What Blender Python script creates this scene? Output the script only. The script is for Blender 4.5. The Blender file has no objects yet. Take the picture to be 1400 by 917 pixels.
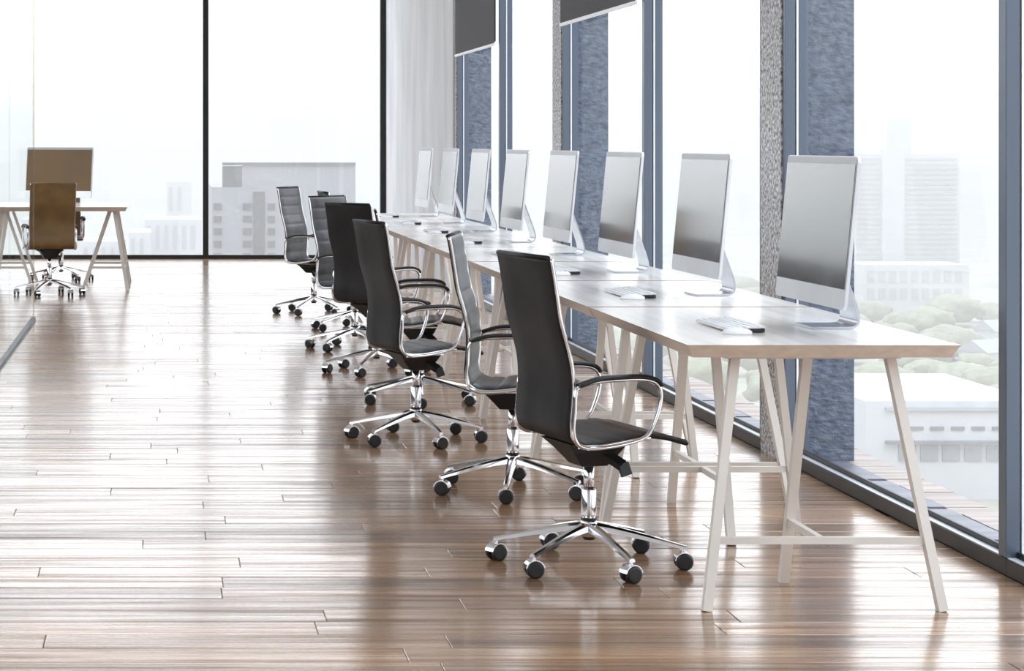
import bpy, bmesh, math, random
from mathutils import Vector, Matrix

random.seed(7)
scene = bpy.context.scene
COL = scene.collection
R = math.radians
EYE = 1.32          # camera height above the floor, metres

# ------------------------------------------------------------------ camera
cam_data = bpy.data.cameras.new('camera')
cam = bpy.data.objects.new('camera', cam_data)
COL.objects.link(cam)
cam.location = (0.0, 0.0, EYE)
cam.rotation_euler = (R(90), 0, 0)
cam_data.sensor_width = 36.0
cam_data.lens = 36.0 * 3000.0 / 1400.0
cam_data.shift_x = (700.0 - 221.0) / 1400.0
cam_data.shift_y = -(458.5 - 195.0) / 1400.0
cam_data.clip_start = 0.05
cam_data.clip_end = 6000.0
scene.camera = cam

# ------------------------------------------------------------------ sky
# overcast sky: about three times brighter overhead than at the horizon (the standard overcast distribution)
SKY_HORIZON = 0.95
SKY_RISE = 2.2
world = bpy.data.worlds.new('sky')
scene.world = world
world.use_nodes = True
wn, wl = world.node_tree.nodes, world.node_tree.links
wn.clear()
w_out = wn.new('ShaderNodeOutputWorld')
w_bg = wn.new('ShaderNodeBackground')
w_tc = wn.new('ShaderNodeTexCoord')
w_sep = wn.new('ShaderNodeSeparateXYZ')
w_ramp = wn.new('ShaderNodeValToRGB')
w_ramp.color_ramp.elements[0].position = 0.0
w_ramp.color_ramp.elements[0].color = (0.975, 0.98, 1.0, 1)
w_ramp.color_ramp.elements[1].position = 1.0
w_ramp.color_ramp.elements[1].color = (0.74, 0.87, 1.0, 1)
wl.new(w_tc.outputs['Generated'], w_sep.inputs[0])
wl.new(w_sep.outputs['Z'], w_ramp.inputs['Fac'])
wl.new(w_ramp.outputs['Color'], w_bg.inputs['Color'])
w_up = wn.new('ShaderNodeMath'); w_up.operation = 'MAXIMUM'; w_up.inputs[1].default_value = 0.0
w_mul = wn.new('ShaderNodeMath'); w_mul.operation = 'MULTIPLY_ADD'
w_mul.inputs[1].default_value = SKY_HORIZON * SKY_RISE
w_mul.inputs[2].default_value = SKY_HORIZON
wl.new(w_sep.outputs['Z'], w_up.inputs[0])
wl.new(w_up.outputs[0], w_mul.inputs[0])
wl.new(w_mul.outputs[0], w_bg.inputs['Strength'])
wl.new(w_bg.outputs[0], w_out.inputs[0])

# ------------------------------------------------------------------ exposure and renderer
vs = scene.view_settings
scene.display_settings.display_device = 'sRGB'
vs.view_transform = 'Standard'
vs.look = 'None'
vs.gamma = 1.0
vs.use_curve_mapping = False
vs.exposure = 0.9
cy = scene.cycles
cy.use_denoising = True
cy.max_bounces = 12
cy.diffuse_bounces = 6
cy.glossy_bounces = 6
cy.transmission_bounces = 8
cy.transparent_max_bounces = 24
cy.volume_bounces = 1
cy.caustics_reflective = True
cy.sample_clamp_indirect = 8.0

# ------------------------------------------------------------------ materials
def new_mat(name):
    m = bpy.data.materials.new(name)
    m.use_nodes = True
    n = m.node_tree.nodes
    return m, n, m.node_tree.links, n['Principled BSDF']

def lin(r, g, b):
    f = lambda c: (c / 255 / 12.92) if c / 255 <= 0.04045 else ((c / 255 + 0.055) / 1.055) ** 2.4
    return (f(r), f(g), f(b), 1)

def noise_mat(name, c1, c2, rough=0.5, scale=(10, 10, 10), metal=0.0, bump=0.0, bump_scale=None, spec=0.5, detail=4, rvar=0.0):
    m, n, l, p = new_mat(name)
    tc = n.new('ShaderNodeTexCoord')
    mp = n.new('ShaderNodeMapping'); mp.inputs['Scale'].default_value = scale
    tx = n.new('ShaderNodeTexNoise'); tx.inputs['Scale'].default_value = 1.0; tx.inputs['Detail'].default_value = detail
    rp = n.new('ShaderNodeValToRGB')
    rp.color_ramp.elements[0].color = c1; rp.color_ramp.elements[1].color = c2
    rp.color_ramp.elements[0].position = 0.3; rp.color_ramp.elements[1].position = 0.7
    l.new(tc.outputs['Object'], mp.inputs[0]); l.new(mp.outputs[0], tx.inputs['Vector'])
    l.new(tx.outputs['Fac'], rp.inputs['Fac']); l.new(rp.outputs['Color'], p.inputs['Base Color'])
    p.inputs['Roughness'].default_value = rough
    p.inputs['Metallic'].default_value = metal
    p.inputs['Specular IOR Level'].default_value = spec
    if rvar:
        mr = n.new('ShaderNodeMapRange')
        mr.inputs['To Min'].default_value = rough - rvar; mr.inputs['To Max'].default_value = rough + rvar
        l.new(tx.outputs['Fac'], mr.inputs['Value']); l.new(mr.outputs[0], p.inputs['Roughness'])
    if bump:
        t2 = tx
        if bump_scale:
            mp2 = n.new('ShaderNodeMapping'); mp2.inputs['Scale'].default_value = bump_scale
            t2 = n.new('ShaderNodeTexNoise'); t2.inputs['Scale'].default_value = 1.0; t2.inputs['Detail'].default_value = 3
            l.new(tc.outputs['Object'], mp2.inputs[0]); l.new(mp2.outputs[0], t2.inputs['Vector'])
        b = n.new('ShaderNodeBump'); b.inputs['Strength'].default_value = bump; b.inputs['Distance'].default_value = 0.02
        l.new(t2.outputs['Fac'], b.inputs['Height']); l.new(b.outputs[0], p.inputs['Normal'])
    return m

M = {}

def wood_floor():
    m, n, l, p = new_mat('floor_wood')
    at = n.new('ShaderNodeAttribute'); at.attribute_name = 'tone'
    tc = n.new('ShaderNodeTexCoord')
    mp = n.new('ShaderNodeMapping'); mp.inputs['Scale'].default_value = (0.9, 22.0, 1.0)
    cmb = n.new('ShaderNodeCombineXYZ')
    mul = n.new('ShaderNodeMath'); mul.operation = 'MULTIPLY'; mul.inputs[1].default_value = 37.0
    add = n.new('ShaderNodeVectorMath'); add.operation = 'ADD'
    l.new(at.outputs['Fac'], mul.inputs[0]); l.new(mul.outputs[0], cmb.inputs[2]); l.new(mul.outputs[0], cmb.inputs[0])
    l.new(tc.outputs['Object'], mp.inputs[0]); l.new(mp.outputs[0], add.inputs[0]); l.new(cmb.outputs[0], add.inputs[1])
    g = n.new('ShaderNodeTexNoise'); g.inputs['Scale'].default_value = 1.0; g.inputs['Detail'].default_value = 8; g.inputs['Roughness'].default_value = 0.62
    l.new(add.outputs[0], g.inputs['Vector'])
    mp2 = n.new('ShaderNodeMapping'); mp2.inputs['Scale'].default_value = (2.5, 130.0, 1.0)
    add2 = n.new('ShaderNodeVectorMath'); add2.operation = 'ADD'
    l.new(tc.outputs['Object'], mp2.inputs[0]); l.new(mp2.outputs[0], add2.inputs[0]); l.new(cmb.outputs[0], add2.inputs[1])
    g2 = n.new('ShaderNodeTexNoise'); g2.inputs['Scale'].default_value = 1.0; g2.inputs['Detail'].default_value = 4
    l.new(add2.outputs[0], g2.inputs['Vector'])
    rp = n.new('ShaderNodeValToRGB')
    rp.color_ramp.elements[0].position = 0.30; rp.color_ramp.elements[0].color = lin(100, 72, 52)
    rp.color_ramp.elements[1].position = 0.72; rp.color_ramp.elements[1].color = lin(204, 168, 132)
    e = rp.color_ramp.elements.new(0.5); e.color = lin(160, 124, 94)
    l.new(g.outputs['Fac'], rp.inputs['Fac'])
    fine = n.new('ShaderNodeMapRange'); fine.inputs['From Min'].default_value = 0.35; fine.inputs['From Max'].default_value = 0.65
    fine.inputs['To Min'].default_value = 0.82; fine.inputs['To Max'].default_value = 1.1
    l.new(g2.outputs['Fac'], fine.inputs['Value'])
    tone = n.new('ShaderNodeMapRange'); tone.inputs['To Min'].default_value = 0.58; tone.inputs['To Max'].default_value = 1.2
    l.new(at.outputs['Fac'], tone.inputs['Value'])
    mm = n.new('ShaderNodeMath'); mm.operation = 'MULTIPLY'
    l.new(fine.outputs[0], mm.inputs[0]); l.new(tone.outputs[0], mm.inputs[1])
    sc = n.new('ShaderNodeVectorMath'); sc.operation = 'SCALE'
    l.new(rp.outputs['Color'], sc.inputs[0]); l.new(mm.outputs[0], sc.inputs['Scale'])
    l.new(sc.outputs[0], p.inputs['Base Color'])
    rr = n.new('ShaderNodeMapRange'); rr.inputs['From Min'].default_value = 0.3; rr.inputs['From Max'].default_value = 0.7
    rr.inputs['To Min'].default_value = 0.27; rr.inputs['To Max'].default_value = 0.13
    l.new(g.outputs['Fac'], rr.inputs['Value']); l.new(rr.outputs[0], p.inputs['Roughness'])
    sp = n.new('ShaderNodeMapRange'); sp.inputs['From Min'].default_value = 0.32; sp.inputs['From Max'].default_value = 0.66
    sp.inputs['To Min'].default_value = 0.25; sp.inputs['To Max'].default_value = 0.95
    l.new(g.outputs['Fac'], sp.inputs['Value']); l.new(sp.outputs[0], p.inputs['Specular IOR Level'])
    cw = n.new('ShaderNodeMapRange'); cw.inputs['From Min'].default_value = 0.34; cw.inputs['From Max'].default_value = 0.62
    l.new(g.outputs['Fac'], cw.inputs['Value'])
    tw = n.new('ShaderNodeMapRange'); tw.inputs['To Min'].default_value = 0.5; tw.inputs['To Max'].default_value = 0.95
    l.new(at.outputs['Fac'], tw.inputs['Value'])
    cm = n.new('ShaderNodeMath'); cm.operation = 'MULTIPLY'
    l.new(cw.outputs[0], cm.inputs[0]); l.new(tw.outputs[0], cm.inputs[1]); l.new(cm.outputs[0], p.inputs['Coat Weight'])
    p.inputs['Coat Roughness'].default_value = 0.14; p.inputs['Coat IOR'].default_value = 1.5
    b = n.new('ShaderNodeBump'); b.inputs['Strength'].default_value = 0.10; b.inputs['Distance'].default_value = 0.004
    l.new(g2.outputs['Fac'], b.inputs['Height']); l.new(b.outputs[0], p.inputs['Normal'])
    return m

M['floor_wood'] = wood_floor()
M['floor_joint'] = noise_mat('floor_joint', lin(40, 30, 24), lin(60, 46, 38), 0.8)
M['ceiling'] = noise_mat('ceiling_paint', lin(205, 206, 210), lin(218, 218, 220), 0.8, (2, 2, 2))
M['white_wall'] = noise_mat('white_wall_paint', lin(222, 222, 224), lin(232, 232, 233), 0.8, (2, 2, 2))
M['panel_wall'] = noise_mat('pale_concrete_panel', lin(190, 194, 199), lin(218, 220, 223), 0.6, (2, 2.6, 0.7), bump=0.25, bump_scale=(16, 16, 7), detail=9)
M['frame'] = noise_mat('slate_frame_paint', lin(82, 92, 105), lin(91, 101, 115), 0.3, (3, 3, 0.6), metal=0.45)
M['frame_black'] = noise_mat('black_frame_paint', lin(22, 23, 25), lin(30, 31, 33), 0.4, (4, 4, 4))
M['channel'] = noise_mat('slate_channel', lin(58, 64, 76), lin(66, 72, 84), 0.4, (4, 4, 4))
M['gasket'] = noise_mat('black_rubber', lin(18, 18, 20), lin(26, 26, 28), 0.7)
M['alu'] = noise_mat('bright_aluminium', lin(215, 220, 226), lin(232, 235, 240), 0.3, (5, 5, 5), metal=0.3)
M['stucco'] = noise_mat('slate_blue_stucco', lin(66, 76, 91), lin(104, 114, 130), 0.75, (22, 22, 40), bump=0.9, bump_scale=(28, 28, 52), detail=5)
M['speckle'] = noise_mat('speckled_grey_concrete', lin(96, 97, 100), lin(252, 252, 253), 0.7, (60, 60, 60), bump=0.9, bump_scale=(60, 60, 60), detail=3)
M['ledge_shade_grey'] = noise_mat('painted_ledge_shade', lin(82, 82, 92), lin(122, 120, 128), 0.5, (1.5, 10, 3))  # dark grey stands for the shade on the ledge by the glass
M['ledge_wood'] = noise_mat('weathered_ledge_wood', lin(136, 122, 114), lin(172, 158, 150), 0.6, (2, 14, 4))
M['blind'] = noise_mat('charcoal_blind_fabric', lin(88, 88, 92), lin(95, 95, 99), 0.9, (90, 90, 90))
M['white_bar'] = noise_mat('white_plastic', lin(240, 240, 242), lin(246, 246, 248), 0.4)
M['desk_top'] = noise_mat('pale_oak_laminate', lin(206, 200, 194), lin(226, 222, 217), 0.2, (14, 0.9, 4), detail=6, rvar=0.06)
M['desk_edge'] = noise_mat('oak_edge', lin(194, 176, 159), lin(212, 196, 181), 0.45, (20, 2, 60), detail=5)
M['leg_white'] = noise_mat('off_white_steel', lin(214, 208, 200), lin(224, 219, 212), 0.38, (3, 3, 3))
M['leather'] = noise_mat('black_leather', lin(30, 29, 29), lin(42, 40, 40), 0.5, (9, 9, 9), bump=0.08, bump_scale=(220, 220, 220), spec=0.16)
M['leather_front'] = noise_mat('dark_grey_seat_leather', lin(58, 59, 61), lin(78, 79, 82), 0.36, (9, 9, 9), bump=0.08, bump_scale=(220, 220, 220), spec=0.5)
M['leather_flare'] = noise_mat('flare_tinted_leather', lin(98, 74, 42), lin(122, 94, 54), 0.45, (7, 7, 7), bump=0.08, bump_scale=(220, 220, 220))  # brown of the lens flare's glow put into the leather colour
M['chrome'] = noise_mat('polished_chrome', lin(222, 222, 224), lin(232, 232, 234), 0.1, (4, 4, 4), metal=1.0)
M['black_plastic'] = noise_mat('black_plastic', lin(22, 22, 24), lin(30, 30, 32), 0.45, (12, 12, 12))
M['silver'] = noise_mat('silver_aluminium', lin(214, 216, 220), lin(226, 228, 231), 0.32, (5, 5, 5), metal=0.55)
M['screen'] = noise_mat('dark_screen_glass', lin(20, 21, 24), lin(24, 25, 28), 0.15, (4, 4, 4), spec=1.0)
_p = M['screen'].node_tree.nodes['Principled BSDF']; _p.inputs['IOR'].default_value = 1.7
_p.inputs['Coat Weight'].default_value = 1.0; _p.inputs['Coat Roughness'].default_value = 0.08; _p.inputs['Coat IOR'].default_value = 1.7
M['stand_metal'] = noise_mat('brushed_stand_metal', lin(176, 180, 188), lin(190, 194, 202), 0.22, (5, 5, 60), metal=1.0)
M['screen_flare'] = noise_mat('flare_tinted_screen_glass', lin(98, 72, 34), lin(120, 90, 42), 0.3, (2, 2, 2), spec=0.4)  # golden lens flare tint painted into the screen colour
M['bezel'] = noise_mat('grey_bezel', lin(170, 172, 176), lin(178, 180, 184), 0.3, (4, 4, 4))
M['key_white'] = noise_mat('white_keys', lin(236, 237, 240), lin(244, 245, 247), 0.35, (6, 6, 6))
M['city_ground'] = noise_mat('city_ground', lin(132, 128, 112), lin(176, 170, 156), 0.9, (0.02, 0.02, 0.02))
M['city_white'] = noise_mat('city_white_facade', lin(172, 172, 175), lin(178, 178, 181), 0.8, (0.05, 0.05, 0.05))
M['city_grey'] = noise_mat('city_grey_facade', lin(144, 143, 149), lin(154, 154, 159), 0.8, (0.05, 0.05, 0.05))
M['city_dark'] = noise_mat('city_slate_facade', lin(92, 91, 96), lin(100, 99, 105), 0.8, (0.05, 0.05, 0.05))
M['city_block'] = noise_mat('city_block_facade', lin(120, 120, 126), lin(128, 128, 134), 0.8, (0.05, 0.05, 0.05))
M['city_shade'] = noise_mat('city_block_windows', lin(58, 58, 64), lin(66, 66, 72), 0.8, (0.05, 0.05, 0.05))
M['city_window'] = noise_mat('city_window', lin(118, 118, 126), lin(128, 129, 137), 0.5, (0.1, 0.1, 0.1))
M['tree'] = noise_mat('pale_foliage', lin(104, 106, 84), lin(140, 138, 114), 0.9, (0.3, 0.3, 0.3))

def glass_mat(name, gloss, tint=(1, 1, 1, 1)):
    m = bpy.data.materials.new(name); m.use_nodes = True
    n, l = m.node_tree.nodes, m.node_tree.links
    n.clear()
    o = n.new('ShaderNodeOutputMaterial'); mx = n.new('ShaderNodeMixShader')
    t = n.new('ShaderNodeBsdfTransparent'); t.inputs['Color'].default_value = tint
    g = n.new('ShaderNodeBsdfGlossy'); g.inputs['Roughness'].default_value = 0.02
    mx.inputs['Fac'].default_value = gloss
    l.new(t.outputs[0], mx.inputs[1]); l.new(g.outputs[0], mx.inputs[2]); l.new(mx.outputs[0], o.inputs[0])
    return m
M['glass'] = glass_mat('window_glass', 0.03)
M['glass_edge'] = glass_mat('glass_edge', 0.1, (0.86, 0.83, 0.72, 1))
M['glass_partition'] = glass_mat('partition_glass', 0.06, (0.97, 0.98, 0.98, 1))

# ------------------------------------------------------------------ mesh helpers
def add_box(bm, x0, x1, y0, y1, z0, z1, mi=0):
    v = [bm.verts.new(c) for c in ((x0, y0, z0), (x1, y0, z0), (x1, y1, z0), (x0, y1, z0),
                                   (x0, y0, z1), (x1, y0, z1), (x1, y1, z1), (x0, y1, z1))]
    for q in ((0, 3, 2, 1), (4, 5, 6, 7), (0, 1, 5, 4), (1, 2, 6, 5), (2, 3, 7, 6), (3, 0, 4, 7)):
        f = bm.faces.new([v[i] for i in q]); f.material_index = mi
    return v

def add_bar(bm, a, b, w, h, side=(1, 0, 0), w2=None, h2=None):
    """straight bar of rectangular section between two points; 'side' hints the width direction"""
    a, b = Vector(a), Vector(b)
    d = (b - a).normalized(); s = Vector(side); s = (s - d * s.dot(d)).normalized(); u = d.cross(s)
    w2 = w if w2 is None else w2; h2 = h if h2 is None else h2
    ring = []
    for p, ww, hh in ((a, w, h), (b, w2, h2)):
        ring.append([bm.verts.new(p + s * (i * ww / 2) + u * (j * hh / 2)) for i, j in ((-1, -1), (1, -1), (1, 1), (-1, 1))])
    for k in range(4):
        bm.faces.new((ring[0][k], ring[0][(k + 1) % 4], ring[1][(k + 1) % 4], ring[1][k]))
    bm.faces.new(ring[0][::-1]); bm.faces.new(ring[1])

def smooth_path(pts, sub=6, closed=False):
    P = [Vector(p) for p in pts]; n = len(P); out = []
    rng = range(n) if closed else range(n - 1)
    for i in rng:
        if closed:
            p0, p1, p2, p3 = P[(i - 1) % n], P[i], P[(i + 1) % n], P[(i + 2) % n]
        else:
            p1, p2 = P[i], P[i + 1]
            p0 = P[i - 1] if i else p1 * 2 - p2
            p3 = P[i + 2] if i + 2 < n else p2 * 2 - p1
        for k in range(sub):
            t = k / sub
            out.append(0.5 * ((2 * p1) + (p2 - p0) * t + (2 * p0 - 5 * p1 + 4 * p2 - p3) * t * t + (3 * p1 - p0 - 3 * p2 + p3) * t ** 3))
    if not closed:
        out.append(P[-1])
    return out

def add_tube(bm, path, rx, rz=None, sides=8, closed=False, side=(0, 1, 0)):
    """sweep an elliptic section along a path; rx along 'side', rz perpendicular"""
    rz = rx if rz is None else rz
    rings = []; n = len(path); S = Vector(side)
    for i, p in enumerate(path):
        if closed:
            t = path[(i + 1) % n] - path[(i - 1) % n]
        else:
            t = path[min(i + 1, n - 1)] - path[max(i - 1, 0)]
        t.normalize()
        s = (S - t * S.dot(t)).normalized(); u = t.cross(s)
        rings.append([bm.verts.new(p + s * (rx * math.cos(2 * math.pi * k / sides)) + u * (rz * math.sin(2 * math.pi * k / sides))) for k in range(sides)])
    for i in range(n if closed else n - 1):
        a, b = rings[i], rings[(i + 1) % n]
        for k in range(sides):
            f = bm.faces.new((a[k], a[(k + 1) % sides], b[(k + 1) % sides], b[k])); f.smooth = True
    if not closed:
        bm.faces.new(rings[0][::-1]); bm.faces.new(rings[-1])

def add_lathe(bm, prof, seg=20, axis='z', origin=(0, 0, 0)):
    rings = []; o = Vector(origin)
    for r, z in prof:
        ring = []
        for k in range(seg):
            a = 2 * math.pi * k / seg
            c, s = r * math.cos(a), r * math.sin(a)
            v = (c, s, z) if axis == 'z' else ((c, z, s) if axis == 'y' else (z, c, s))
            ring.append(bm.verts.new(o + Vector(v)))
        rings.append(ring)
    for a, b in zip(rings, rings[1:]):
        for k in range(seg):
            f = bm.faces.new((a[k], a[(k + 1) % seg], b[(k + 1) % seg], b[k])); f.smooth = True
    bm.faces.new(rings[0][::-1]); bm.faces.new(rings[-1])

def obj(name, bm, mat, parent=None, smooth=None, bevel=0.0):
    if bevel:
        bmesh.ops.bevel(bm, geom=bm.edges[:], offset=bevel, segments=2, affect='EDGES', profile=0.5)
    bmesh.ops.recalc_face_normals(bm, faces=bm.faces[:])
    me = bpy.data.meshes.new(name); bm.to_mesh(me); bm.free()
    mats = mat if isinstance(mat, (list, tuple)) else [mat]
    for m in mats: me.materials.append(m)
    if smooth:
        for f in me.polygons: f.use_smooth = True
    o = bpy.data.objects.new(name, me); COL.objects.link(o)
    if parent is not None: o.parent = parent
    return o

def box(name, b, mat, parent=None, bevel=0.0):
    bm = bmesh.new(); add_box(bm, *b)
    return obj(name, bm, mat, parent, bevel=bevel)

def thing(name, label, cat, loc=(0, 0, 0), rz=0.0, group=None):
    o = bpy.data.objects.new(name, None); COL.objects.link(o)
    o.location = loc; o.rotation_euler = (0, 0, rz)
    o['label'] = label; o['category'] = cat
    if group: o['group'] = group
    return o

def structure(name, loc=(0, 0, 0)):
    o = bpy.data.objects.new(name, None); COL.objects.link(o); o.location = loc
    o['kind'] = 'structure'
    return o

def children(o):
    return [c for c in KIDS.get(o.name, [])]

def copy_tree(o, parent=None):
    c = o.copy(); COL.objects.link(c)
    if parent is not None: c.parent = parent
    for ch in list(o.children): copy_tree(ch, c)
    return c

# ------------------------------------------------------------------ floor
XL, XR, YN, YF, ZC = -5.0, 2.56, -1.6, 24.97, 4.6
floor = structure('floor')
sub = box('subfloor', (XL, 2.75, YN, YF + 0.1, -0.2, -0.016), M['floor_joint'], floor)

PW = 0.156        # plank width (along the depth of the room)
def plank_geo(bm, x0, x1, y0, y1, tilt, tone, layer):
    c = 0.0016; g = 0.0008
    x0 += g; x1 -= g; y0 += g; y1 -= g
    zt = lambda y: (y - (y0 + y1) / 2) * tilt
    lo = [bm.verts.new(p) for p in ((x0, y0, -0.015), (x1, y0, -0.015), (x1, y1, -0.015), (x0, y1, -0.015))]
    mi = [bm.verts.new((x, y, -c + zt(y))) for x, y in ((x0, y0), (x1, y0), (x1, y1), (x0, y1))]
    to = [bm.verts.new((x, y, zt(y))) for x, y in ((x0 + c, y0 + c), (x1 - c, y0 + c), (x1 - c, y1 - c), (x0 + c, y1 - c))]
    for a, b in ((lo, mi), (mi, to)):
        for k in range(4):
            bm.faces.new((a[k], a[(k + 1) % 4], b[(k + 1) % 4], b[k]))
    bm.faces.new(to)
    for v in lo + mi + to: v[layer] = tone

rng = random.Random(11)
rows = []
y = YN
while y < YF:
    x = XL - rng.uniform(0, 1.4)
    while x < 2.575:
        ln = rng.uniform(1.05, 1.75)
        rows.append((max(x, XL), min(x + ln, 2.575), y, min(y + PW, YF + 0.02)))
        x += ln
    y += PW
rows = [r for r in rows if r[1] - r[0] > 0.02]
far_bm = bmesh.new(); far_l = far_bm.verts.layers.float.new('tone')
n_single = 0
for r in rows:
    tilt = rng.gauss(0, 0.0035); tone = rng.random()
    # pieces inside the picture, near enough to tell apart
    xm0 = -0.45 * 1.0
    vis = (r[3] > 5.3 and r[2] < 13.0 and r[1] > -221 / 3000 * r[3] - 0.1)
    if vis and n_single < 298:
        bm = bmesh.new(); ly = bm.verts.layers.float.new('tone')
        plank_geo(bm, *r, tilt, tone, ly)
        obj('plank', bm, M['floor_wood'], floor); n_single += 1
    else:
        plank_geo(far_bm, *r, tilt, tone, far_l)
fp = obj('distant_planks', far_bm, M['floor_wood'], floor); fp['kind'] = 'stuff'

# ------------------------------------------------------------------ ceiling and walls
box('ceiling', (XL - 0.2, 3.0, YN - 0.2, YF + 0.2, ZC, ZC + 0.25), M['ceiling'])['kind'] = 'structure'
box('wall_rear', (XL, 2.66, YN - 0.2, YN, 0, ZC), M['white_wall'])['kind'] = 'structure'
box('wall_right', (2.55, 2.87, 19.215, YF + 0.09, 0, ZC), M['panel_wall'])['kind'] = 'structure'

# right-hand window bays between stucco columns
PANE_X = 2.622
def post(parent, y0, y1):
    box('frame_post', (2.574, 2.617, y0, y1, 0.0535, ZC - 0.1), M['frame'], parent, bevel=0.002)
    box('gasket', (2.617, 2.623, y0 + 0.004, y1 - 0.004, 0.05, ZC - 0.1), M['gasket'], parent)
    box('cover_strip', (2.623, 2.631, y0 + 0.001, y1 - 0.001, 0.05, ZC - 0.1), M['alu'], parent)
    box('outer_post', (2.631, 2.672, y0, y1, 0.0, ZC - 0.1), M['frame'], parent, bevel=0.002)

win_i = 0
def half_bay(y0, y1, post_near=None, post_far=None):
    """glazed field from y0 to y1 with its posts, rails and pane"""
    global win_i
    win_i += 1
    w = structure('window_%d' % win_i)
    for p in (post_near, post_far):
        if p: post(w, *p)
    a = y0 if not post_near else post_near[1]
    b = y1 if not post_far else post_far[0]
    box('bottom_rail', (2.574, 2.606, y0, y1, 0.0, 0.052), M['frame_black'], w, bevel=0.003)
    box('rail_step', (2.606, 2.672, a, b, 0.0, 0.030), M['alu'], w)
    box('rail_highlight', (2.579, 2.606, a, b, 0.0521, 0.0545), M['alu'], w)  # bright strip standing in for the sky reflection on the rail top
    box('glazing_bead', (2.608, 2.617, a, b, 0.030, 0.072), M['frame_black'], w)
    box('sill_strip', (2.628, 2.664, a, b, 0.030, 0.046), M['alu'], w)
    box('top_rail', (2.574, 2.672, a, b, ZC - 0.16, ZC - 0.1), M['frame_black'], w)
    box('pane', (PANE_X - 0.004, PANE_X + 0.002, a - 0.002, b + 0.002, 0.04, ZC - 0.12), M['glass'], w)

PER = 5.01
C1, CW = 9.10, 0.31           # near face and width of the column between the two nearest bays
for k in range(-2, 3):
    cy0 = C1 + k * PER
    if k < 2:
        m0 = cy0 + CW + 2.29
        half_bay(cy0 + CW, m0, post_near=(cy0 + CW, cy0 + CW + 0.036))
        half_bay(m0, cy0 + PER, post_near=(m0, m0 + 0.06), post_far=(cy0 + PER - 0.036, cy0 + PER))
    # column: stucco shaft with a speckled concrete face towards the room
    col = structure('column')
    box('shaft', (2.584, 2.872, cy0, cy0 + CW, -0.05, ZC), M['stucco'], col)
    box('face_panel', (2.568, 2.584, cy0 + 0.001, cy0 + CW - 0.001, 0, ZC), M['speckle'], col)
box('trim_1', (2.572, 2.90, YN, 19.215, ZC - 0.1, ZC), M['frame_black'])['kind'] = 'structure'

# outside ledge: strip by the glass, its shade put into the colour, wooden boards beyond
ledge = structure('ledge')
box('ledge_slab', (2.68, 3.00, 2.0, 25.0, -0.3, -0.02), M['ledge_shade_grey'], ledge)
y = 4.0
while y < 24.5:
    ln = 0.165
    c = y + ln - 0.004
    box('shade_strip', (2.675, 2.84, y, y + 0.61, -0.02, 0.0), M['ledge_shade_grey'], ledge) if int((y - 4.0) / 0.165 + 0.01) % 4 == 0 and y < 24 else None
    z = rng.uniform(-0.003, 0.003)
    box('board', (2.842, 2.995, y, c, -0.02, z), M['ledge_wood'], ledge)
    y += ln

# back window wall
def back_window(x0, x1, n):
    w = structure('window_%d' % n)
    box('bottom_rail', (x0, x1, YF - 0.03, YF + 0.05, 0.0, 0.045), M['frame_black'], w, bevel=0.003)
    box('top_rail', (x0, x1, YF - 0.03, YF + 0.05, ZC - 0.06, ZC), M['frame_black'], w)
    box('mullion', (x1 - 0.064, x1, YF - 0.04, YF + 0.05, 0.045, ZC - 0.06), M['frame_black'], w, bevel=0.003)
    box('pane', (x0, x1 - 0.064, YF, YF + 0.008, 0.04, ZC - 0.05), M['glass'], w)
back_window(-5.0, -1.95, 20)
box('reflect_panel_back', (-5.0, -2.0, YF - 0.08, YF - 0.03, 0.0, 1.05), M['frame_black'])['kind'] = 'structure'  # unseen low dark panel, added to darken the screen reflections
box('reflect_panel_left', (-5.0, -4.94, YN, YF - 0.08, 0.0, 1.05), M['frame_black'])['kind'] = 'structure'  # added out of view on the left, a dark base for reflections
back_window(-1.95, 0.533, 21)
back_window(0.533, 2.55, 22)

# left window wall: unseen, added as glazing for fill daylight and reflections
for i in range(8):
    w = structure('window_%d' % (30 + i))
    a = YN + i * 3.32; b = a + 3.32
    box('bottom_rail', (XL - 0.08, XL, a, b, 0.0, 0.06), M['frame_black'], w)
    box('top_rail', (XL - 0.08, XL, a, b, ZC - 0.06, ZC), M['frame_black'], w)
    box('mullion', (XL - 0.08, XL, b - 0.06, b, 0.06, ZC - 0.06), M['frame_black'], w)
    box('pane', (XL - 0.045, XL - 0.035, a, b - 0.06, 0.05, ZC - 0.05), M['glass'], w)

# glass partition on the left
part = thing('glass_partition', 'clear glass partition in a dark floor channel at the left edge, in front of the flare-tinted brown chair', 'partition', (-0.955, 16.36, 0))
for i in range(4):
    box('glass_panel', (-0.006, 0.006, -2.6 * (i + 1) + 0.006, -2.6 * i, 0.012, 3.2), M['glass_partition'], part)
box('floor_channel', (-0.016, 0.016, -10.4, 0.0, 0.0, 0.02), M['channel'], part)
box('edge_strip', (-0.007, 0.007, 0.0, 0.006, 0.02, 3.2), M['glass_edge'], part)
box('head_channel', (-0.02, 0.02, -10.4, 0.0, 3.2, 3.24), M['frame'], part)
for i in (0, 1, 2):
    box('hanger', (-0.012, 0.012, -0.4 - 4.6 * i, -0.36 - 4.6 * i, 3.24, ZC), M['frame'], part)

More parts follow.
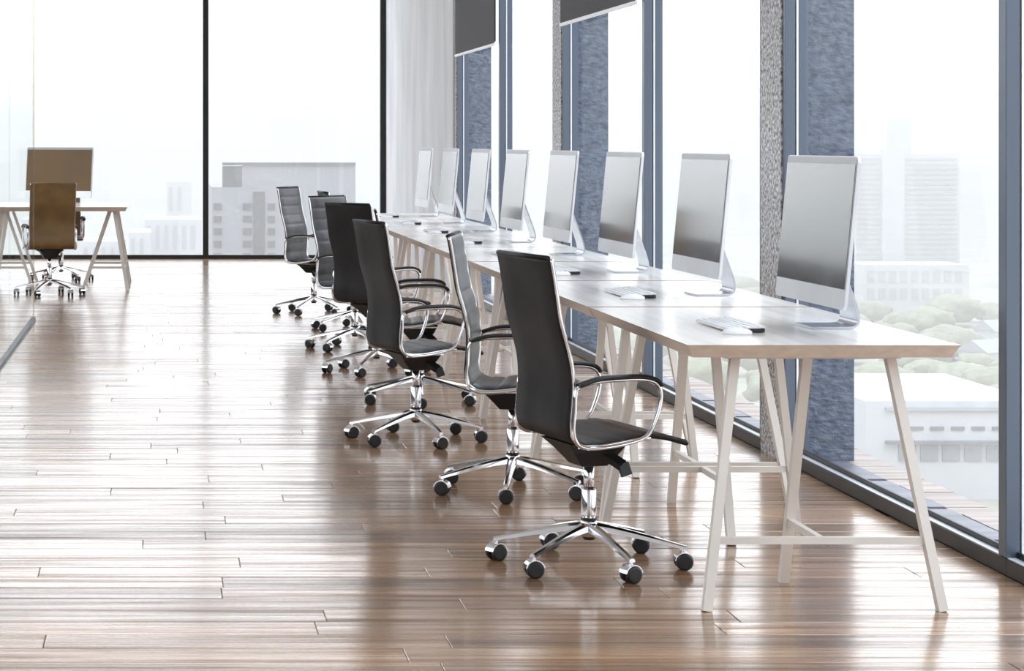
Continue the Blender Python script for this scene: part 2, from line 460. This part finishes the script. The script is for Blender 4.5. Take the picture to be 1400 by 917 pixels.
# ------------------------------------------------------------------ roller blinds
def blind(y0, y1, label):
    b = thing('roller_blind', label, 'blind', (2.54, y0, 2.06), group='roller blinds')
    L = y1 - y0
    box('fabric', (-0.002, 0.002, 0.012, L, 0.014, ZC - 2.06 - 0.16), M['blind'], b)
    box('bottom_bar', (-0.009, 0.009, 0.0, L + 0.004, 0.0, 0.02), M['white_bar'], b, bevel=0.003)
    box('cassette', (-0.05, 0.03, -0.01, L + 0.01, ZC - 2.06 - 0.16, ZC - 2.06), M['white_bar'], b)
    bm = bmesh.new(); add_tube(bm, [Vector((0, -0.03, 0.03)), Vector((0, -0.03, ZC - 2.06 - 0.05))], 0.005, sides=6)
    obj('pull_cord', bm, M['gasket'], b)
    return b
blind(11.75, 13.97, 'charcoal roller blind with white bottom bar, the nearer and larger of the two')
blind(16.74, 18.97, 'charcoal roller blind beside the pale wall panel, the farther of the two')

# ------------------------------------------------------------------ desks
DW, DL, DZ = 0.771, 1.4507, 0.75
def make_desk(L, label, group=None):
    d = thing('trestle_desk', label, 'desk', group=group)
    bm = bmesh.new()
    t, s, hw, g = 0.037, 0.02, DW / 2, 0.016
    top = [bm.verts.new((x, y, DZ)) for x, y in ((-hw, g), (hw, g), (hw, L - g), (-hw, L - g))]
    bot = [bm.verts.new((x, y, DZ - t)) for x, y in ((-hw + s, g + s), (hw - s, g + s), (hw - s, L - g - s), (-hw + s, L - g - s))]
    f = bm.faces.new(top); f.material_index = 0
    f = bm.faces.new(bot[::-1]); f.material_index = 1
    for k in range(4):
        f = bm.faces.new((bot[k], bot[(k + 1) % 4], top[(k + 1) % 4], top[k])); f.material_index = 1
    obj('tabletop', bm, [M['desk_top'], M['desk_edge']], d)
    for flip in (False, True):
        Y = (lambda y: L - y) if flip else (lambda y: y)
        zt = DZ - t
        bm = bmesh.new(); add_box(bm, -0.25, 0.25, min(Y(0.12), Y(0.2)), max(Y(0.12), Y(0.2)), zt - 0.012, zt)
        tr = obj('trestle', bm, M['leg_white'], d)
        foot = {}
        for sx in (-1, 1):
            bm = bmesh.new()
            add_bar(bm, (sx * 0.332, Y(0.016), 0.0), (sx * 0.222, Y(0.135), zt - 0.006), 0.026, 0.03)
            obj('leg', bm, M['leg_white'], tr)
        bm = bmesh.new()
        add_bar(bm, (0, Y(0.425), 0.0), (0, Y(0.185), zt - 0.006), 0.028, 0.026)
        obj('leg', bm, M['leg_white'], tr)
        zc = 0.194; q = zc / 0.707
        xe = 0.332 - 0.11 * q; ye = 0.016 + 0.119 * q; ym = 0.425 - 0.24 * q
        bm = bmesh.new(); add_bar(bm, (-xe, Y(ye), zc), (xe, Y(ye), zc), 0.016, 0.02, side=(0, 1, 0))
        obj('crossbar', bm, M['leg_white'], tr)
        bm = bmesh.new(); add_bar(bm, (0, Y(ye), zc), (0, Y(ym), zc), 0.018, 0.02)
        obj('tie_bar', bm, M['leg_white'], tr)
    return d

DX = 1.868
D0 = 6.168
ORD = ['nearest', 'second', 'third', 'fourth', 'fifth', 'sixth', 'seventh', 'farthest']
desk_labels = [
    'pale wooden trestle desk at the near end of the long row',
    'pale trestle desk, second from the near end of the row',
    'pale trestle desk, third from the near end of the row',
    'pale trestle desk, fourth from the near end of the row',
    'pale trestle desk, fifth from the near end of the row',
    'pale trestle desk, sixth from the near end of the row',
    'pale trestle desk, seventh from the near end, last but one',
    'pale trestle desk at the far end of the long row',
]
desk0 = make_desk(DL, desk_labels[0], 'trestle desks in the long row')
for i in range(8):
    d = desk0 if i == 0 else copy_tree(desk0)
    d.location = (DX, D0 + DL * i, 0); d['label'] = desk_labels[i]
LD = make_desk(1.30, 'brown-edged trestle desk at the left, the flare-tinted brown chair pulled up in front', 'desks by the back window')
LD.location = (-0.286, 19.42 + DW / 2, 0); LD.rotation_euler.z = R(90)
LD2 = copy_tree(LD); LD2.location.y += DW + 0.004
LD2['label'] = 'pale trestle desk standing directly behind the left desk, nearer the back window'

# ------------------------------------------------------------------ monitors
MW, MH, TILT = 0.68, 0.455, R(5.4)
def make_monitor(label, group, screen_mat):
    m = thing('monitor', label, 'monitor', group=group)
    c, s = math.cos(TILT), math.sin(TILT)
    # local frame: screen faces -x, y along the width, panel lower edge at x=0, z=ZB above the desk
    ZB = 0.077
    def P(u, y, v):          # u out of the back, v up along the panel
        return (u * c + v * s, y, ZB - u * s + v * c)
    bm = bmesh.new()
    rad, n = 0.018, 4
    out = []
    for cx_, cz_, a0 in ((MW / 2 - rad, rad, -90), (MW / 2 - rad, MH - rad, 0), (-MW / 2 + rad, MH - rad, 90), (-MW / 2 + rad, rad, 180)):
        for k in range(n + 1):
            a = R(a0 + 90 * k / n); out.append((cx_ + rad * math.cos(a), cz_ + rad * math.sin(a)))
    loops = []
    for u, k in ((0.0, 1.0), (0.010, 1.0), (0.022, 0.8), (0.038, 0.35)):
        loops.append([bm.verts.new(P(u, y * k, MH / 2 + (v - MH / 2) * k)) for y, v in out])
    N = len(out)
    for a, b in zip(loops, loops[1:]):
        for k in range(N): bm.faces.new((a[k], a[(k + 1) % N], b[(k + 1) % N], b[k]))
    bm.faces.new(loops[0][::-1]); bm.faces.new(loops[-1])
    obj('housing', bm, M['silver'], m)
    def slab(name, y0, y1, v0, v1, u0, u1, mat):
        bm = bmesh.new()
        vs_ = add_box(bm, u0, u1, y0, y1, v0, v1)
        for v in vs_: v.co = Vector(P(v.co.x, v.co.y, v.co.z))
        return obj(name, bm, mat, m)
    slab('bezel', -MW / 2 + 0.004, MW / 2 - 0.004, 0.060, MH - 0.003, -0.0015, 0.001, M['bezel'])
    slab('screen', -MW / 2 + 0.010, MW / 2 - 0.010, 0.061, MH - 0.024, -0.0028, 0.0, screen_mat)
    # bent sheet stand
    bm = bmesh.new()
    prof = smooth_path([(-0.015, 0, 0.004), (0.06, 0, 0.004), (0.108, 0, 0.005), (0.126, 0, 0.014), (0.131, 0, 0.034), (0.122, 0, 0.075),
                        (0.095, 0, 0.15), (0.064, 0, 0.235)], 5)
    for i in range(len(prof) - 1):
        pass
    rings = []
    for i, p in enumerate(prof):
        t = (prof[min(i + 1, len(prof) - 1)] - prof[max(i - 1, 0)]).normalized()
        nrm = Vector((-t.z, 0, t.x)) * 0.0035
        rings.append([bm.verts.new(p + nrm + Vector((0, -0.085, 0))), bm.verts.new(p + nrm + Vector((0, 0.085, 0))),
                      bm.verts.new(p - nrm + Vector((0, 0.085, 0))), bm.verts.new(p - nrm + Vector((0, -0.085, 0)))])
    for a, b in zip(rings, rings[1:]):
        for k in range(4): bm.faces.new((a[k], a[(k + 1) % 4], b[(k + 1) % 4], b[k]))
    bm.faces.new(rings[0][::-1]); bm.faces.new(rings[-1])
    obj('stand', bm, M['stand_metal'], m)
    return m

mon_labels = [
    'silver desktop monitor on the nearest desk, the largest in the picture',
    'silver desktop monitor, second from the near end of the row',
    'silver desktop monitor, third from the near end, dark band low on its screen',
    'silver desktop monitor, fourth from the near end of the row',
    'pale silver monitor, fifth from the near end of the row',
    'pale silver monitor, sixth from the near end, third from the far end',
    'pale silver monitor, last but one before the far end of the row',
    'pale silver monitor at the far end of the row, before the wall panel',
]
mon0 = make_monitor(mon_labels[0], 'monitors on the long row of desks', M['screen'])
for i in range(8):
    m = mon0 if i == 0 else copy_tree(mon0)
    m.location = (1.998, D0 + DL * i + 0.617, DZ); m.rotation_euler.z = R(1.0); m['label'] = mon_labels[i]
lm = make_monitor('monitor with a flare-tinted bronze screen on the left desk behind the flare-tinted chair', None, M['screen_flare'])
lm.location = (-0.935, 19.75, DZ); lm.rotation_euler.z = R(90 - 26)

# ------------------------------------------------------------------ keyboards and mice
def make_keyboard(label):
    k = thing('keyboard', label, 'keyboard', group='keyboards on the long row of desks')
    bm = bmesh.new()
    vs_ = add_box(bm, -0.055, 0.055, -0.19, 0.19, 0.003, 0.009)
    for v in vs_: v.co.z += (v.co.x + 0.055) * 0.10
    obj('base_plate', bm, M['silver'], k, bevel=0.001)
    bm = bmesh.new()
    for r in range(6):
        for q in range(14):
            if r == 0 and 4 <= q <= 8:
                if q > 4: continue
                x0, x1, y0, y1 = -0.051, -0.036, -0.075, 0.055
            else:
                x0 = -0.051 + r * 0.017; x1 = x0 + 0.014; y0 = -0.185 + q * 0.0265; y1 = y0 + 0.023
            z = 0.009 + (x0 + 0.055) * 0.10
            add_box(bm, x0, x1, y0, y1, z, z + 0.003)
    kk = obj('keys', bm, M['key_white'], k); kk['kind'] = 'stuff'
    bm = bmesh.new(); add_lathe(bm, [(0.0065, -0.191), (0.0075, -0.188), (0.0075, 0.188), (0.0065, 0.191)], 10, 'y', (0.044, 0, 0.0075))
    obj('battery_tube', bm, M['black_plastic'], k)
    bm = bmesh.new(); vs_ = add_box(bm, -0.012, 0.053, -0.1915, -0.189, 0.001, 0.013)
    obj('end_cap', bm, M['black_plastic'], k)
    return k

def make_mouse(label):
    m = thing('mouse', label, 'mouse', group='mice on the long row of desks')
    bm = bmesh.new()
    bmesh.ops.create_uvsphere(bm, u_segments=20, v_segments=12, radius=1.0)
    for v in bm.verts:
        z = max(v.co.z, -0.25)
        v.co = Vector((v.co.x * 0.046, v.co.y * 0.029, (z + 0.25) * 0.016))
    obj('shell', bm, M['key_white'], m, smooth=True)
    bm = bmesh.new(); add_box(bm, 0.012, 0.026, -0.0022, 0.0022, 0.012, 0.0195)
    obj('scroll_wheel', bm, M['bezel'], m)
    return m

names = ['nearest desk', 'second desk of the row', 'third desk of the row', 'fourth desk of the row', 'fifth desk of the row',
         'sixth desk of the row', 'seventh desk of the row', 'farthest desk of the row']
kb0 = make_keyboard(''); ms0 = make_mouse('')
for i in range(8):
    k = kb0 if i == 0 else copy_tree(kb0)
    k.location = (1.752, D0 + DL * i + 0.60, DZ); k.rotation_euler.z = R(1)
    k['label'] = 'slim white keyboard with dark end lying on the ' + names[i]
    m = ms0 if i == 0 else copy_tree(ms0)
    m.location = (1.715, D0 + DL * i + 0.372, DZ); m.rotation_euler.z = R(3)
    m['label'] = 'small white mouse beside the keyboard on the ' + names[i]

# ------------------------------------------------------------------ swivel chairs
CHW = 0.198
PROF = [(-0.222, 0.969), (-0.212, 0.915), (-0.202, 0.851), (-0.190, 0.778), (-0.169, 0.705), (-0.154, 0.641), (-0.150, 0.583),
        (-0.153, 0.525), (-0.157, 0.470), (-0.149, 0.428), (-0.115, 0.407), (-0.06, 0.404), (0.0, 0.411), (0.06, 0.420),
        (0.11, 0.423), (0.165, 0.416), (0.205, 0.406), (0.238, 0.396)]
PATH = smooth_path([(x, 0, z) for x, z in PROF], 5)
SPLIT = 9 * 5 + 2

def sling(path, seams_every, hw, phase=0.0):
    """padded upholstery: flat back skin, ribbed front skin"""
    bm = bmesh.new(); n = len(path); s = 0.0; L = [0.0]
    for a, b in zip(path, path[1:]): s += (b - a).length; L.append(s)
    cols = [-1, -0.94, -0.5, 0, 0.5, 0.94, 1]
    front, back = [], []
    for i, p in enumerate(path):
        t = (path[min(i + 1, n - 1)] - path[max(i - 1, 0)]).normalized()
        nrm = Vector((-t.z, 0, t.x)); 
        u = ((L[i] + phase) / seams_every) % 1.0
        puff = 0.0045 * (1 - abs(2 * u - 1) ** 4)
        fr, bk = [], []
        for c in cols:
            edge = 0.35 if abs(c) == 1 else 1.0
            fr.append(bm.verts.new(p + Vector((0, c * hw, 0)) + nrm * ((0.006 + puff) * edge)))
            bk.append(bm.verts.new(p + Vector((0, c * hw, 0)) - nrm * (0.007 * edge)))
        front.append(fr); back.append(bk)
    m = len(cols)
    for i in range(n - 1):
        for k in range(m - 1):
            f = bm.faces.new((front[i][k], front[i][k + 1], front[i + 1][k + 1], front[i + 1][k])); f.smooth = True
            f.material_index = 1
            f = bm.faces.new((back[i][k + 1], back[i][k], back[i + 1][k], back[i + 1][k + 1])); f.smooth = True
        for k in (0, m - 1):
            bm.faces.new((front[i][k], front[i + 1][k], back[i + 1][k], back[i][k]))
    for i in (0, n - 1):
        for k in range(m - 1):
            bm.faces.new((front[i][k], front[i][k + 1], back[i][k + 1], back[i][k]))
    return bm

def dense(path, step=0.006):
    out = [path[0]]
    for a, b in zip(path, path[1:]):
        k = max(1, int((b - a).length / step))
        for j in range(1, k + 1): out.append(a.lerp(b, j / k))
    return out

def make_chair(label, leather, group, front=None):
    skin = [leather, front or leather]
    c = thing('swivel_chair', label, 'chair', group=group)
    obj('backrest', sling(dense(PATH[:SPLIT + 1]), 0.072, CHW, 0.0), skin, c)
    obj('seat', sling(dense(PATH[SPLIT:]), 0.06, CHW, 0.02), skin, c)
    bm = bmesh.new()
    add_tube(bm, [Vector((-0.224, -CHW + 0.01, 0.971)), Vector((-0.224, CHW - 0.01, 0.971))], 0.008, sides=8, side=(1, 0, 0))
    obj('top_piping', bm, leather, c)
    for sy in (-1, 1):
        rail = [p + Vector((0, sy * (CHW - 0.0005), 0)) for p in PATH[:14 * 5 + 1]]
        for i, p in enumerate(rail):      # in front of the back skin, then under the seat edge
            f = min(1.0, max(0.0, (i - 42) / 8))
            rail[i] = p + Vector((0.005 * (1 - f), 0, -0.005 * f))
        bm = bmesh.new(); add_tube(bm, rail, 0.0042, 0.0062, sides=8)
        obj('side_frame', bm, M['chrome'], c)
        y = sy * (CHW + 0.012)
        loop = smooth_path([(x, y, z) for x, z in (
            (-0.144, 0.560), (-0.126, 0.584), (-0.07, 0.596), (0.0, 0.600), (0.075, 0.600), (0.118, 0.590), (0.137, 0.564), (0.136, 0.525),
            (0.122, 0.480), (0.104, 0.441), (0.078, 0.420), (0.02, 0.405), (-0.05, 0.396), (-0.105, 0.396), (-0.139, 0.411), (-0.151, 0.450), (-0.147, 0.505))], 4, True)
        bm = bmesh.new(); add_tube(bm, loop, 0.0085, 0.0062, sides=8, closed=True)
        arm = obj('armrest', bm, M['chrome'], c)
        pad = smooth_path([(x, y, z) for x, z in ((-0.136, 0.585), (-0.07, 0.604), (0.0, 0.608), (0.075, 0.608), (0.122, 0.597), (0.139, 0.580))], 4)
        bm = bmesh.new(); add_tube(bm, pad, 0.017, 0.008, sides=8)
        obj('arm_pad', bm, M['black_plastic'], arm)
    # tilt mechanism under the seat
    bm = bmesh.new()
    lo = [bm.verts.new(p) for p in ((-0.045, -0.05, 0.315), (0.04, -0.05, 0.315), (0.04, 0.05, 0.315), (-0.045, 0.05, 0.315))]
    mi = [bm.verts.new(p) for p in ((-0.085, -0.075, 0.362), (0.075, -0.075, 0.362), (0.075, 0.075, 0.362), (-0.085, 0.075, 0.362))]
    hi = [bm.verts.new(p) for p in ((-0.115, -0.11, 0.394), (0.09, -0.11, 0.402), (0.09, 0.11, 0.402), (-0.115, 0.11, 0.394))]
    for a, b in ((lo, mi), (mi, hi)):
        for k in range(4): bm.faces.new((a[k], a[(k + 1) % 4], b[(k + 1) % 4], b[k]))
    bm.faces.new(lo[::-1]); bm.faces.new(hi)
    mech = obj('tilt_mechanism', bm, M['black_plastic'], c, bevel=0.003)
    bm = bmesh.new()
    add_bar(bm, (0.03, -0.06, 0.352), (0.066, -0.10, 0.322), 0.035, 0.02, side=(1, 0, 0)); add_bar(bm, (0.066, -0.10, 0.33), (0.076, -0.108, 0.292), 0.034, 0.014, side=(1, 0, 0))
    obj('lever', bm, M['black_plastic'], mech)
    bm = bmesh.new(); add_bar(bm, (-0.09, 0, 0.384), (0.085, 0, 0.390), 0.23, 0.006, side=(0, 1, 0))
    obj('seat_plate', bm, M['chrome'], mech)
    # gas column, hub
    bm = bmesh.new(); add_lathe(bm, [(0.0165, 0.225), (0.0165, 0.32)], 20)
    col_ = obj('gas_column', bm, M['chrome'], c)
    bm = bmesh.new(); add_lathe(bm, [(0.0215, 0.14), (0.0235, 0.16), (0.0235, 0.236), (0.0205, 0.24)], 20)
    obj('column_sleeve', bm, M['chrome'], col_)
    bm = bmesh.new(); add_lathe(bm, [(0.0245, 0.141), (0.0245, 0.146)], 20)
    obj('column_ring', bm, M['black_plastic'], col_)
    bm = bmesh.new(); add_lathe(bm, [(0.018, 0.088), (0.027, 0.094), (0.028, 0.135), (0.024, 0.142)], 20)
    hub = obj('base_hub', bm, M['chrome'], c)
    bm = bmesh.new(); add_lathe(bm, [(0.016, 0.080), (0.019, 0.084), (0.019, 0.092)], 16)
    obj('hub_cap', bm, M['black_plastic'], hub)
    for k in range(6):
        a = R(30 + 60 * k); rot = Matrix.Rotation(a, 4, 'Z')
        bm = bmesh.new()
        pts = smooth_path([(0.018, 0, 0.122), (0.09, 0, 0.112), (0.19, 0, 0.092), (0.297, 0, 0.068)], 3)
        n = len(pts); rings = []
        for i, p in enumerate(pts):
            f = i / (n - 1); w = 0.019 * (1 - f) + 0.0095 * f; h = 0.014 * (1 - f) + 0.006 * f
            rings.append([bm.verts.new(p + Vector((0, yy * w, zz * h))) for yy, zz in ((-1, -0.9), (1, -0.9), (0.9, 0.4), (0.45, 1), (-0.45, 1), (-0.9, 0.4))])
        for A_, B_ in zip(rings, rings[1:]):
            for q in range(6): bm.faces.new((A_[q], A_[(q + 1) % 6], B_[(q + 1) % 6], B_[q]))
        bm.faces.new(rings[0][::-1]); bm.faces.new(rings[-1])
        # caster pin
        add_lathe(bm, [(0.006, 0.048), (0.006, 0.068)], 8, 'z', (0.288, 0, 0))
        bm.transform(rot)
        leg = obj('leg', bm, M['chrome'], c)
        # caster, swivelled roughly in line with the leg
        sw = rot @ Matrix.Translation((0.288, 0, 0)) @ Matrix.Rotation(R((17 * k) % 40 - 20) - a, 4, 'Z')
        bm = bmesh.new()
        for s0, s1 in ((-0.024, -0.006), (0.006, 0.024)):
            add_lathe(bm, [(0.020, s0), (0.0265, s0 + 0.003), (0.0265, s1 - 0.003), (0.020, s1)], 18, 'y', (0, 0, 0.0265))
        bm.transform(sw)
        obj('caster_wheel', bm, M['black_plastic'], leg)
        bm = bmesh.new()      # chrome hood: arc over the wheels
        arc = []
        for q in range(9):
            t = R(10 + 160 * q / 8)
            arc.append((math.cos(t), math.sin(t)))
        r0, r1 = 0.0275, 0.0305
        hw = 0.020
        L_ = [[bm.verts.new((r * cx_, yy, 0.0265 + r * cz_)) for yy in (-hw, hw) for r in (r0, r1)] for cx_, cz_ in arc]
        for A_, B_ in zip(L_, L_[1:]):
            for i0, i1 in ((0, 1), (1, 3), (3, 2), (2, 0)):
                bm.faces.new((A_[i0], A_[i1], B_[i1], B_[i0]))
        bm.faces.new([L_[0][j] for j in (0, 1, 3, 2)]); bm.faces.new([L_[-1][j] for j in (0, 2, 3, 1)])
        bm.transform(sw)
        obj('caster_hood', bm, M['chrome'], leg)
    return c

chairs = [   # x, depth, heading
    (1.336, 6.862, 14.5, 'black leather swivel chair nearest the camera, its back turned to us'),
    (1.329, 8.305, -14, 'black leather swivel chair behind the nearest one, ribbed front visible'),
    (1.128, 9.736, 15, 'black leather swivel chair pulled out left of the row, third from the front'),
    (1.313, 11.175, -5, 'black swivel chair mostly hidden behind the third chair from the front'),
    (1.2365, 12.618, 36, 'black swivel chair with plain dark back turned to us, fifth from the front'),
    (1.237, 14.056, -41, 'grey-black ribbed swivel chair turned towards us, sixth from the front'),
    (1.359, 15.503, 6, 'black swivel chair almost fully hidden behind the sixth one'),
    (1.177, 16.976, -28, 'grey-black ribbed swivel chair farthest from the camera, before the window'),
]
ch0 = make_chair('', M['leather'], 'black swivel chairs along the desk row', M['leather_front'])
for i, (x, y, h, lab) in enumerate(chairs):
    c = ch0 if i == 0 else copy_tree(ch0)
    c.location = (x, y, 0); c.rotation_euler.z = R(h); c['label'] = lab
lc = make_chair('flare-tinted brown leather swivel chair at the left desk, seen squarely from behind', M['leather_flare'], 'flare-tinted chairs at the left desks')
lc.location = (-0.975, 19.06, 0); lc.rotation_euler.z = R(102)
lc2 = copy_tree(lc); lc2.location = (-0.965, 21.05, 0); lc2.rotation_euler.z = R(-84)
lc2['label'] = 'flare-tinted brown swivel chair facing us on the far side of the left desks, mostly hidden'

# ------------------------------------------------------------------ the city beyond the glass
GZ = -80.0
HAZE = 0.0011
def at(px, py, d):
    return Vector(((px - 221) / 3000 * d, d, EYE - (py - 195) / 3000 * d))
box('ground', (-900, 1500, 120, 3500, GZ - 2, GZ), M['city_ground'])['kind'] = 'structure'

hz = bpy.data.materials.new('haze'); hz.use_nodes = True
hn = hz.node_tree.nodes; hn.clear()
ho = hn.new('ShaderNodeOutputMaterial'); hv = hn.new('ShaderNodeVolumeScatter')
ha = hn.new('ShaderNodeVolumeAbsorption'); hs = hn.new('ShaderNodeAddShader')
hv.inputs['Color'].default_value = (1.0, 0.935, 0.885, 1); hv.inputs['Density'].default_value = HAZE * 0.52
ha.inputs['Color'].default_value = (0, 0, 0, 1); ha.inputs['Density'].default_value = HAZE * 0.48
hz.node_tree.links.new(hv.outputs[0], hs.inputs[0]); hz.node_tree.links.new(ha.outputs[0], hs.inputs[1])
hz.node_tree.links.new(hs.outputs[0], ho.inputs['Volume'])
box('haze', (-895, 1495, 125, 3490, GZ - 1, 40), hz)['kind'] = 'stuff'

FOOT = []
def building(label, px0, px1, py, d, depth, mat, name='building', group=None):
    a, b = at(px0, py, d), at(px1, py, d)
    t = thing(name, label, 'building', ((a.x + b.x) / 2, d, GZ), group=group)
    w = (b.x - a.x) / 2; h = a.z - GZ
    box('body', (-w, w, 0, depth, 0, h), mat, t)
    FOOT.append((a.x, b.x, d - 3, d + depth))
    return t, w, h

def win(t, px0, px1, py0, py1, d, mat, name='window', out=0.4, cx=0.0):
    a, b = at(px0, py0, d), at(px1, py1, d)
    o = t.location
    box(name, (a.x - o.x, b.x - o.x, -out, 0.1, b.z - o.z, a.z - o.z), mat, t)

# grey block of flats seen through the back window
t, w, h = building('grey block of flats with dark roof storey beyond the back window', 290, 486, 256, 560, 40, M['city_block'])
win(t, 304, 331, 227, 256, 560, M['city_shade'], 'roof_block', -0.0)
win(t, 331, 486, 223, 256, 560, M['city_block'], 'upper_storey', -0.0)
win(t, 304, 486, 222, 226, 560, M['city_shade'], 'roof_edge', 0.6)
for k in range(6):
    y0 = 278 + k * 17
    win(t, 292, 303, y0, y0 + 9, 560, M['city_shade'])
    win(t, 332, 344, y0, y0 + 9, 560, M['city_shade'])
    win(t, 366, 376, y0, y0 + 9, 560, M['city_shade'])
win(t, 346, 362, 262, 370, 560, M['city_shade'], 'stair_strip', 0.3)
# white towers seen through the nearest right-hand window
t, w, h = building('tall white tower with banded floors right of the nearest column', 1170, 1312, 210, 1100, 60, M['city_white'])
for k in range(29):
    y0 = 216 + k * 6.8
    win(t, 1172, 1202, y0, y0 + 2.6, 1100, M['city_grey'], 'floor_band', 0.6)
    win(t, 1236, 1308, y0, y0 + 2.6, 1100, M['city_grey'], 'floor_band', 0.6)
win(t, 1212, 1246, 162, 210, 1100, M['city_white'], 'tower_crown', 0.0)
win(t, 1204, 1234, 205, 420, 1100, M['city_white'], 'shaft', 3.0)
t, w, h = building('broad white annex with tall windows at the foot of the white tower', 1180, 1325, 362, 1040, 30, M['city_white'])
for k in range(9):
    for r in range(2):
        win(t, 1186 + k * 15, 1195 + k * 15, 370 + r * 24, 386 + r * 24, 1040, M['city_grey'])
t, w, h = building('low white flat-roofed hall seen through the nearest window', 1183, 1420, 548, 500, 60, M['city_white'])
win(t, 1210, 1420, 556, 561, 500, M['city_grey'], 'cornice', 0.8)
for k in range(6):
    win(t, 1244 + k * 28, 1262 + k * 28, 583, 588, 500, M['city_dark'])
    win(t, 1228 + k * 30, 1252 + k * 30, 608, 630, 500, M['city_window'])
win(t, 1210, 1420, 602, 606, 500, M['city_dark'], 'canopy', 2.0)
# pale skyline pieces
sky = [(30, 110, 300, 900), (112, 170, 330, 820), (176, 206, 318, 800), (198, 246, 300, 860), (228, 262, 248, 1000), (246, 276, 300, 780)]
sky_labels = ['pale hazy building low on the skyline behind the left desk', 'pale low building on the skyline just right of the left desk trestle',
              'narrow pale building on the skyline, third to the left of the back mullion', 'broad pale building on the skyline, nearest in front of the tall pale one',
              'tallest pale hazy tower on the skyline left of the back mullion', 'pale hazy building partly hidden by the left back mullion']
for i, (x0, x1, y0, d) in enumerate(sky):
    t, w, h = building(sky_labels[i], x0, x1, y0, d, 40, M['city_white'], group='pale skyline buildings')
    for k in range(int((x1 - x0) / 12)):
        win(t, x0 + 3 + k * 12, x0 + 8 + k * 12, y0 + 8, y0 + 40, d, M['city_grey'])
# trees and small houses on the ground
def make_tree(r):
    t = thing('tree', 'pale blurred tree in the city far below the windows', 'tree', group='city trees')
    bm = bmesh.new()
    bmesh.ops.create_icosphere(bm, subdivisions=3, radius=1.0)
    q = random.Random(3)
    for v in bm.verts:
        n = math.sin(v.co.x * 5.1 + 1) * math.sin(v.co.y * 4.3) * math.sin(v.co.z * 4.7 + 2)
        v.co *= 1.0 + 0.25 * n + q.uniform(-0.07, 0.07)
        v.co = Vector((v.co.x * r * 1.2, v.co.y * r * 1.2, v.co.z * r * 0.8 + r * 1.0))
    obj('crown', bm, M['tree'], t, smooth=True)
    bm = bmesh.new(); add_lathe(bm, [(r * 0.12, 0), (r * 0.07, r * 0.6)], 8)
    obj('trunk', bm, M['city_dark'], t)
    return t
t0 = make_tree(11.0)
q = random.Random(5)
TAKEN = []        # (x, y, radius) of what already stands on the ground
def free(x, y, r):
    for (x0, x1, y0, y1) in FOOT:
        if x0 - r < x < x1 + r and y0 - r < y < y1 + r: return False
    return all((x - a) ** 2 + (y - b) ** 2 > (r + c) ** 2 for a, b, c in TAKEN)
spots = []
for k in range(2600):
    if len(spots) >= 90: break
    right = k % 3 < 2
    d = q.uniform(520, 1000) if right else q.uniform(640, 1150)
    px = q.uniform(1020, 1400) if right else q.uniform(690, 1045)
    s_ = q.uniform(0.45, 0.95); x = (px - 221) / 3000 * d
    if free(x, d, 16.5 * s_):
        TAKEN.append((x, d, 16.5 * s_)); spots.append((x, d, s_))
for i, (x, d, s_) in enumerate(spots):
    t = t0 if i == 0 else copy_tree(t0)
    t.location = (x, d, GZ); t.scale = (s_, s_, s_ * q.uniform(0.7, 1.0))
    t.rotation_euler.z = q.uniform(0, 6)
def make_house():
    t = thing('house', 'small pale house among the trees in the city far below', 'house', group='city houses')
    bm = bmesh.new(); add_box(bm, -9, 9, -6, 6, 0, 8); obj('body', bm, M['city_white'], t)
    bm = bmesh.new()
    v = [bm.verts.new(p) for p in ((-9.6, -6.8, 8), (9.6, -6.8, 8), (9.6, 6.8, 8), (-9.6, 6.8, 8), (-9.6, 0, 12), (9.6, 0, 12))]
    for f in ((0, 1, 5, 4), (2, 3, 4, 5), (0, 4, 3), (1, 2, 5), (0, 3, 2, 1)): bm.faces.new([v[i] for i in f])
    obj('roof', bm, M['city_grey'], t)
    return t
h0 = make_house()
n_h = 0
for k in range(600):
    if n_h >= 26: break
    d = q.uniform(540, 1000); px = q.uniform(700, 1400); x = (px - 221) / 3000 * d
    if not free(x, d, 12.5): continue
    TAKEN.append((x, d, 12.5))
    t = h0 if n_h == 0 else copy_tree(h0)
    t.location = (x, d, GZ); t.rotation_euler.z = q.uniform(-0.6, 0.6); n_h += 1
